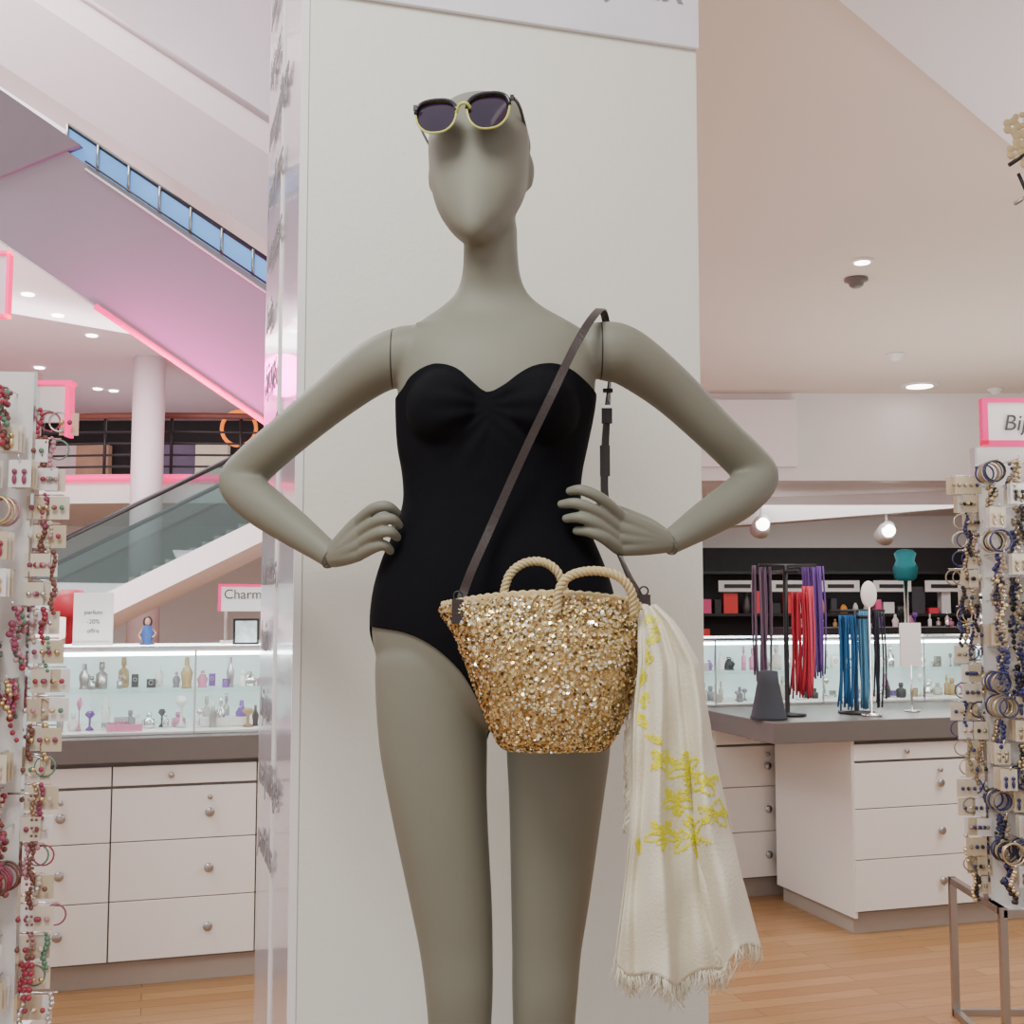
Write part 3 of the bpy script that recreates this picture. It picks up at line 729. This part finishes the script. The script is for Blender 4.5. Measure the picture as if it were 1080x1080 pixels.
for i in range(9):
    x=2.2+i*.55;b.box(x,x+.40,12.56,12.58,1.66,1.78,M_white);b.box(x+.06,x+.34,12.55,12.56,1.70,1.74,M_black)
b.obj('shelf_labels',sh)
gd=empty('gondola_shelf',(3.0,8.2,0));MG=FR(2.0,8.3)
b=B();b.box(0,2.6,0,.4,0,1.35,M_dark,MG)
for z in (.9,1.12): b.box(0,2.6,-.12,0,z,z+.02,M_black,MG)
b.obj('unit',gd);bottles(gd,MG,.05,2.5,-.09,-.03,1.14,36,31,'goods');bottles(gd,MG,.05,2.5,.1,.3,1.352,30,32,'top_goods')
b=B();p=W(955,605,8.2);b.lathe((p.x,p.y,p.z-.05),[(.05,0),(.075,.02),(.085,.09),(.06,.14),(.075,.19),(.05,.215),(.02,.22)],mat('teal_fabric',(.0,.16,.18),rough=.7),n=20);b.lathe((p.x,p.y,0),[(.14,0),(.14,.02),(.015,.03),(.015,p.z-.05)],M_chrome,n=14);b.obj('dress_form_torso')

# ---------------------------------------------------------------- jewellery racks
def rack(name,M,w,z0,z1,pal,seed,rows,step,sides=True,legs=False,pc=.4,pr=.65,cc=None):
    e=empty(name,tuple(M@Vector((0,0,z0))));b=B()
    b.box(0,w,0,.03,z0,z1,M_white,M);b.box(-.008,.0,-.008,.038,z0,z1,M_chrome,M);b.box(w,w+.008,-.008,.038,z0,z1,M_chrome,M);b.box(-.01,w+.01,-.10,.04,z0-.02,z0,M_white,M)
    b.obj('panel',e)
    b=B();c=B();R=random.Random(seed)
    card=[mat(name+'_card',srgb(206,192,164),rough=.6),mat(name+'_card2',srgb(222,212,192),rough=.6),M_white]
    for i in range(rows):
        z=z1-.06-(z1-z0-.12)*i/rows
        x=.02
        while x<w:
            L=R.uniform(.10,.17);b.tube([(x,0,z),(x,-L,z),(x,-L-.004,z+.012)],.0022,M_chrome,n=5,M=M)
            k=R.random();m=R.choice(pal);y=-L+.015
            if k<pc:
                for q in range(3):
                    yy=y+q*.028;c.cbox((x,yy,z-.035),.055,.002,.07,R.choice(card),M=M)
                for s_ in (-.012,.012):
                    c.sphere((x+s_,y-.006,z-.03),.007,m,8,6,M=M);c.sphere((x+s_,y-.006,z-.05),(.006,.004,.013),m,8,6,M=M)
            elif k<pr:
                for q in range(6): c.torus((x+R.uniform(-.004,.004),y+q*.018,z-.036),R.uniform(.03,.037),.0034,R.choice(pal),'y',18,5,M=M)
            else:
                for q in range(5):
                    yy=y+q*.014;h=R.uniform(.08,.17);mm=R.choice(pal)
                    for t in range(9): c.sphere((x+.008*math.sin(t)+R.uniform(-.006,.006),yy,z-h*(t+.5)/9),R.uniform(.005,.010),mm,7,5,M=M)
            x+=step*R.uniform(.85,1.15)
    if sides:
        sx=0 if sides=='L' else w;sg_=-1 if sides=='L' else 1
        for i in range(rows+4):
            z=z1-.1-(z1-z0-.12)*i/(rows+4)
            L=R.uniform(.05,.11);b.tube([(sx,.015,z),(sx+sg_*L,.015,z)],.0022,M_chrome,n=5,M=M)
            for q in range(4):
                xx=sx+sg_*(.015+q*L/4.2);kk=R.random()
                if kk<.5:
                    c.cbox((xx,R.uniform(-.01,.02),z-.035),.05,.003,.06,R.choice(card),M=M)
                    for s_ in (-.01,.01): c.sphere((xx+s_,-.014,z-.035),.007,R.choice(pal),8,6,M=M)
                elif kk<.72: c.torus((xx,.01,z-.03),.026,.0025,R.choice(pal),'y',16,5,M=M)
                else:
                    mm=R.choice(pal)
                    for t in range(8): c.sphere((xx+.005*math.sin(t),.0,z-.012*t),R.uniform(.005,.009),mm,7,5,M=M)
    b.obj('pegs',e);c.obj('jewellery',e)
    if legs:
        b=B()
        for x in (.0,w):
            for y in (-.1,.35): b.box(x-.012,x+.012,y-.012,y+.012,0,z0,M_steel,M)
            b.box(x-.012,x+.012,-.1,.35,0,.024,M_steel,M);b.box(x-.012,x+.012,-.1,.35,z0-.024,z0,M_steel,M)
        b.box(0,w,-.112,-.088,0,.024,M_steel,M);b.box(0,w,.338,.362,0,.024,M_steel,M);b.box(0,w,-.112,-.088,z0-.03,z0-.006,M_steel,M)
        b.obj('chrome_base',e)
    return e
g1=[mat('bead_%d'%i,c,rough=.3,metal=mm) for i,(c,mm) in enumerate([((.35,.04,.07),0),((.12,.25,.17),0),((.5,.25,.3),0),((.7,.55,.3),1),((.2,.08,.06),0),((.7,.7,.7),1),((.28,.06,.12),0),((.6,.52,.42),0)])]
g2=[mat('bead_b%d'%i,c,rough=.3,metal=mm) for i,(c,mm) in enumerate([((.03,.04,.16),0),((.7,.62,.42),1),((.02,.02,.02),0),((.5,.42,.28),1),((.04,.05,.14),0),((.3,.24,.16),0)])]
MLR=Matrix.Translation((-1.86,3.02,0))@Matrix.Rotation(math.radians(6),4,'Z')
lr=rack('jewellery_rack',MLR,.60,.42,2.12,g1,2,17,.075,'R',False,.5,.78)
b=B();b.box(-.0,.60,.0,.30,.0,.40,M_white,MLR);b.obj('plinth',lr)
b=B()
p0=MLR@Vector((.635,-.04,1.02))
for s_ in (0,.012):
    for i in range(26): b.sphere((p0.x+s_+.004*math.sin(i*.4),p0.y,p0.z-i*.02),.004 if i<20 else .008,g1[0] if i>20 else g1[4],7,5)
b.tube([(p0.x-.06,p0.y,p0.z+.006),(p0.x+.015,p0.y,p0.z+.006)],.003,M_chrome)
b.obj('bead_necklace',lr)
b=B();b.box(-1.9,-1.19,3.10,3.12,1.99,2.09,M_white);b.box(-1.9,-1.17,3.09,3.13,2.09,2.10,M_pinkneon);b.box(-1.185,-1.175,3.09,3.13,1.95,2.09,M_pinkneon)
b.obj('pink_sign',lr)
MRR=Matrix.Translation((1.635,4.12,0))
rr=rack('jewellery_rack',MRR,.75,.50,2.06,g2,9,18,.068,'L',True,.33,.5)
b=B();b.box(1.68,2.25,4.12,4.14,2.085,2.22,M_white);b.box(1.66,2.27,4.115,4.145,2.22,2.235,M_pink);b.box(1.66,1.68,4.115,4.145,2.07,2.22,M_pink);b.box(1.66,2.27,4.115,4.145,2.065,2.085,M_pink);b.obj('sign_panel',rr)
text('sign_lettering','Bijoux',Matrix.Translation((1.73,4.112,2.12))@FACE,.08,M_ltext,rr,.2)
ls2=empty('pink_framed_sign',(-2.3,4.2,0))
a=W(-40,335,4.2);c=W(12,265,4.2)
b=B();b.box(a.x,c.x,4.2,4.215,a.z,c.z,M_pinkceil);t=.012
b.box(a.x,c.x,4.19,4.22,c.z-t,c.z,M_pinkneon);b.box(a.x,c.x,4.19,4.22,a.z,a.z+t,M_pinkneon);b.box(c.x-t,c.x,4.19,4.22,a.z,c.z,M_pinkneon);b.box(a.x-.02,a.x,4.19,4.22,0,c.z,M_chrome);b.obj('panel',ls2)
# hanging ornament upper right
ho=empty('hanging_hair_ornaments',tuple(W(1075,165,2.6)))
M_pet=mat('ivory_petal',srgb(206,186,140))
b=B();p=W(1078,165,2.6);b.tube([(p.x+.03,p.y,3.05),(p.x+.03,p.y,p.z-.13)],.004,M_black);
for dx,dz,rx in ((-.02,.07,.02),(0,.04,.022),(-.015,.01,.018),(.015,-.01,.02),(.0,.085,.015)):
    for i in range(5):
        a=i*2*math.pi/5;b.sphere((p.x+dx+.013*math.cos(a),p.y,p.z+dz+.013*math.sin(a)),(rx*.5,.004,rx*.5),M_pet,10,6)
b.tube([p+Vector((-.03,0,-.02)),p+Vector((.03,0,.02))],.005,M_black);b.tube([p+Vector((-.02,0,-.11)),p+Vector((.03,0,-.08))],.005,M_steel)
b.tube([p+Vector((-.01,0,-.04)),p+Vector((.01,0,-.09))],.004,M_black)
b.obj('ornaments',ho)

# ---------------------------------------------------------------- ceiling fixtures
def down(px,py,z=3.2,r=.09,lit=True):
    Y=(z-CZ)*F/(640-py);X=(px-540)/F*Y
    b=B();b.lathe((X,Y,z-.012),[(r,0),(r*1.1,.006),(r*1.1,.012)],M_white,n=24);b.lathe((X,Y,z-.016),[(r*.75,0),(r*.75,.004)],M_lamp if lit else M_gap,n=24)
    b.obj('ceiling_downlight')
down(917,268,r=.05);down(975,404,r=.13)
b=B();
for px,py in ((910,288),(950,370),(1056,408)):
    Y=1.7*F/(640-py);X=(px-540)/F*Y;b.lathe((X,Y,3.15),[(.02,0),(.035,.01),(.04,.03),(.06,.035),(.06,.05)],M_top if py<300 else M_white,n=20)
b.obj('smoke_detectors')
for px,py in ((803,553),(985,519),(920,515),(935,560)):
    Yp=10.5;p=W(px,py,Yp)
    b=B();b.tube([(p.x,Yp,2.5),(p.x,Yp,p.z)],.012,M_white);b.lathe((0,0,0),[(.09,-.1),(.075,.02),(.05,.09),(.02,.1)],M_white,n=16,M=Matrix.Translation(p)@Matrix.Rotation(math.radians(60),4,'X'))
    b.sphere((p.x,Yp-.06,p.z),.06,M_lamp,14,10);b.obj('spotlight')
b=B()
for px,py in ((53,328),(35,385),(115,410),(90,350),(20,305),(98,408)):
    Y=3.5*F/(640-py);X=(px-540)/F*Y;b.lathe((X,Y,4.985),[(.07,0),(.07,.012)],M_lamp,n=16)
b.obj('mezzanine_downlights')

# ---------------------------------------------------------------- lights
area('key_ceiling_panel',(-.7,.2,3.6),(0,1.9,1.4),1.0,68,(1,.985,.94))
area('shop_panel_right',(2.6,4.6,3.0),(2.6,4.9,0),2.2,75,(1,.98,.96))
area('shop_panel_far',(3.5,11.0,2.45),(3.5,11.2,0),2.5,70,(1,.98,.97))
area('shop_panel_left',(-2.6,3.6,3.8),(-2.4,5.0,.6),1.5,60,(1,.97,.98))
area('atrium_panel',(-5,9,8.3),(-4.5,10,0),5,700,(1,.95,.97))
area('lower_hall_panel',(-5.5,13,4.8),(-5.5,13.5,0),4,320,(1,.95,.98))
area('mezzanine_panel',(-6,19,4.9),(-6,19.2,3),3,40,(1,.85,.9))
area('added_fill_right',(3.2,7.2,1.5),(3.0,6.6,3.2),2.6,42,(1,.98,.96))  # added upward fill to brighten the shop ceiling; no fixture there
area('added_fill_bulkhead',(2.6,3.0,1.6),(2.2,3.2,3.0),1.2,26,(.97,.97,1))  # added fill lifting the bulkhead underside, not a store lamp
area('added_fill_atrium',(-6,10,1.2),(-5,11,6),5,380,(1,.92,.95))  # added upward fill for the atrium, without any fixture
area('added_fill_upper',(-7,15,5.8),(-6,14,8.5),5,380,(1,.94,.94))  # added light that brightens the upper atrium ceiling
area('added_fill_hall',(-5,6.5,2.0),(-4,8.2,5),2.0,40,(.97,.92,1))  # added fill for the escalator underside; no lamp stands here
for i,(px,py,Y,en) in enumerate(((180,430,7.6,60),(255,475,7.6,50),(110,385,7.7,40))):
    pl=bpy.data.lights.new('pink_spill','POINT');pl.energy=en;pl.color=(1,.05,.5);pl.shadow_soft_size=.15
    o=bpy.data.objects.new('pink_spill_light',pl);o.location=W(px,py,Y);bpy.context.scene.collection.objects.link(o)
w=bpy.data.worlds.new('world');bpy.context.scene.world=w;w.use_nodes=True
w.node_tree.nodes['Background'].inputs[0].default_value=(.98,.98,1,1);w.node_tree.nodes['Background'].inputs[1].default_value=.82
# ---------------------------------------------------------------- camera
cd=bpy.data.cameras.new('camera');cd.sensor_width=36;cd.lens=F/1080*36;cd.clip_start=.05
co=bpy.data.objects.new('camera',cd);co.location=(0,0,CZ);co.rotation_euler=(math.pi/2+PIT,0,0)
bpy.context.scene.collection.objects.link(co);bpy.context.scene.camera=co
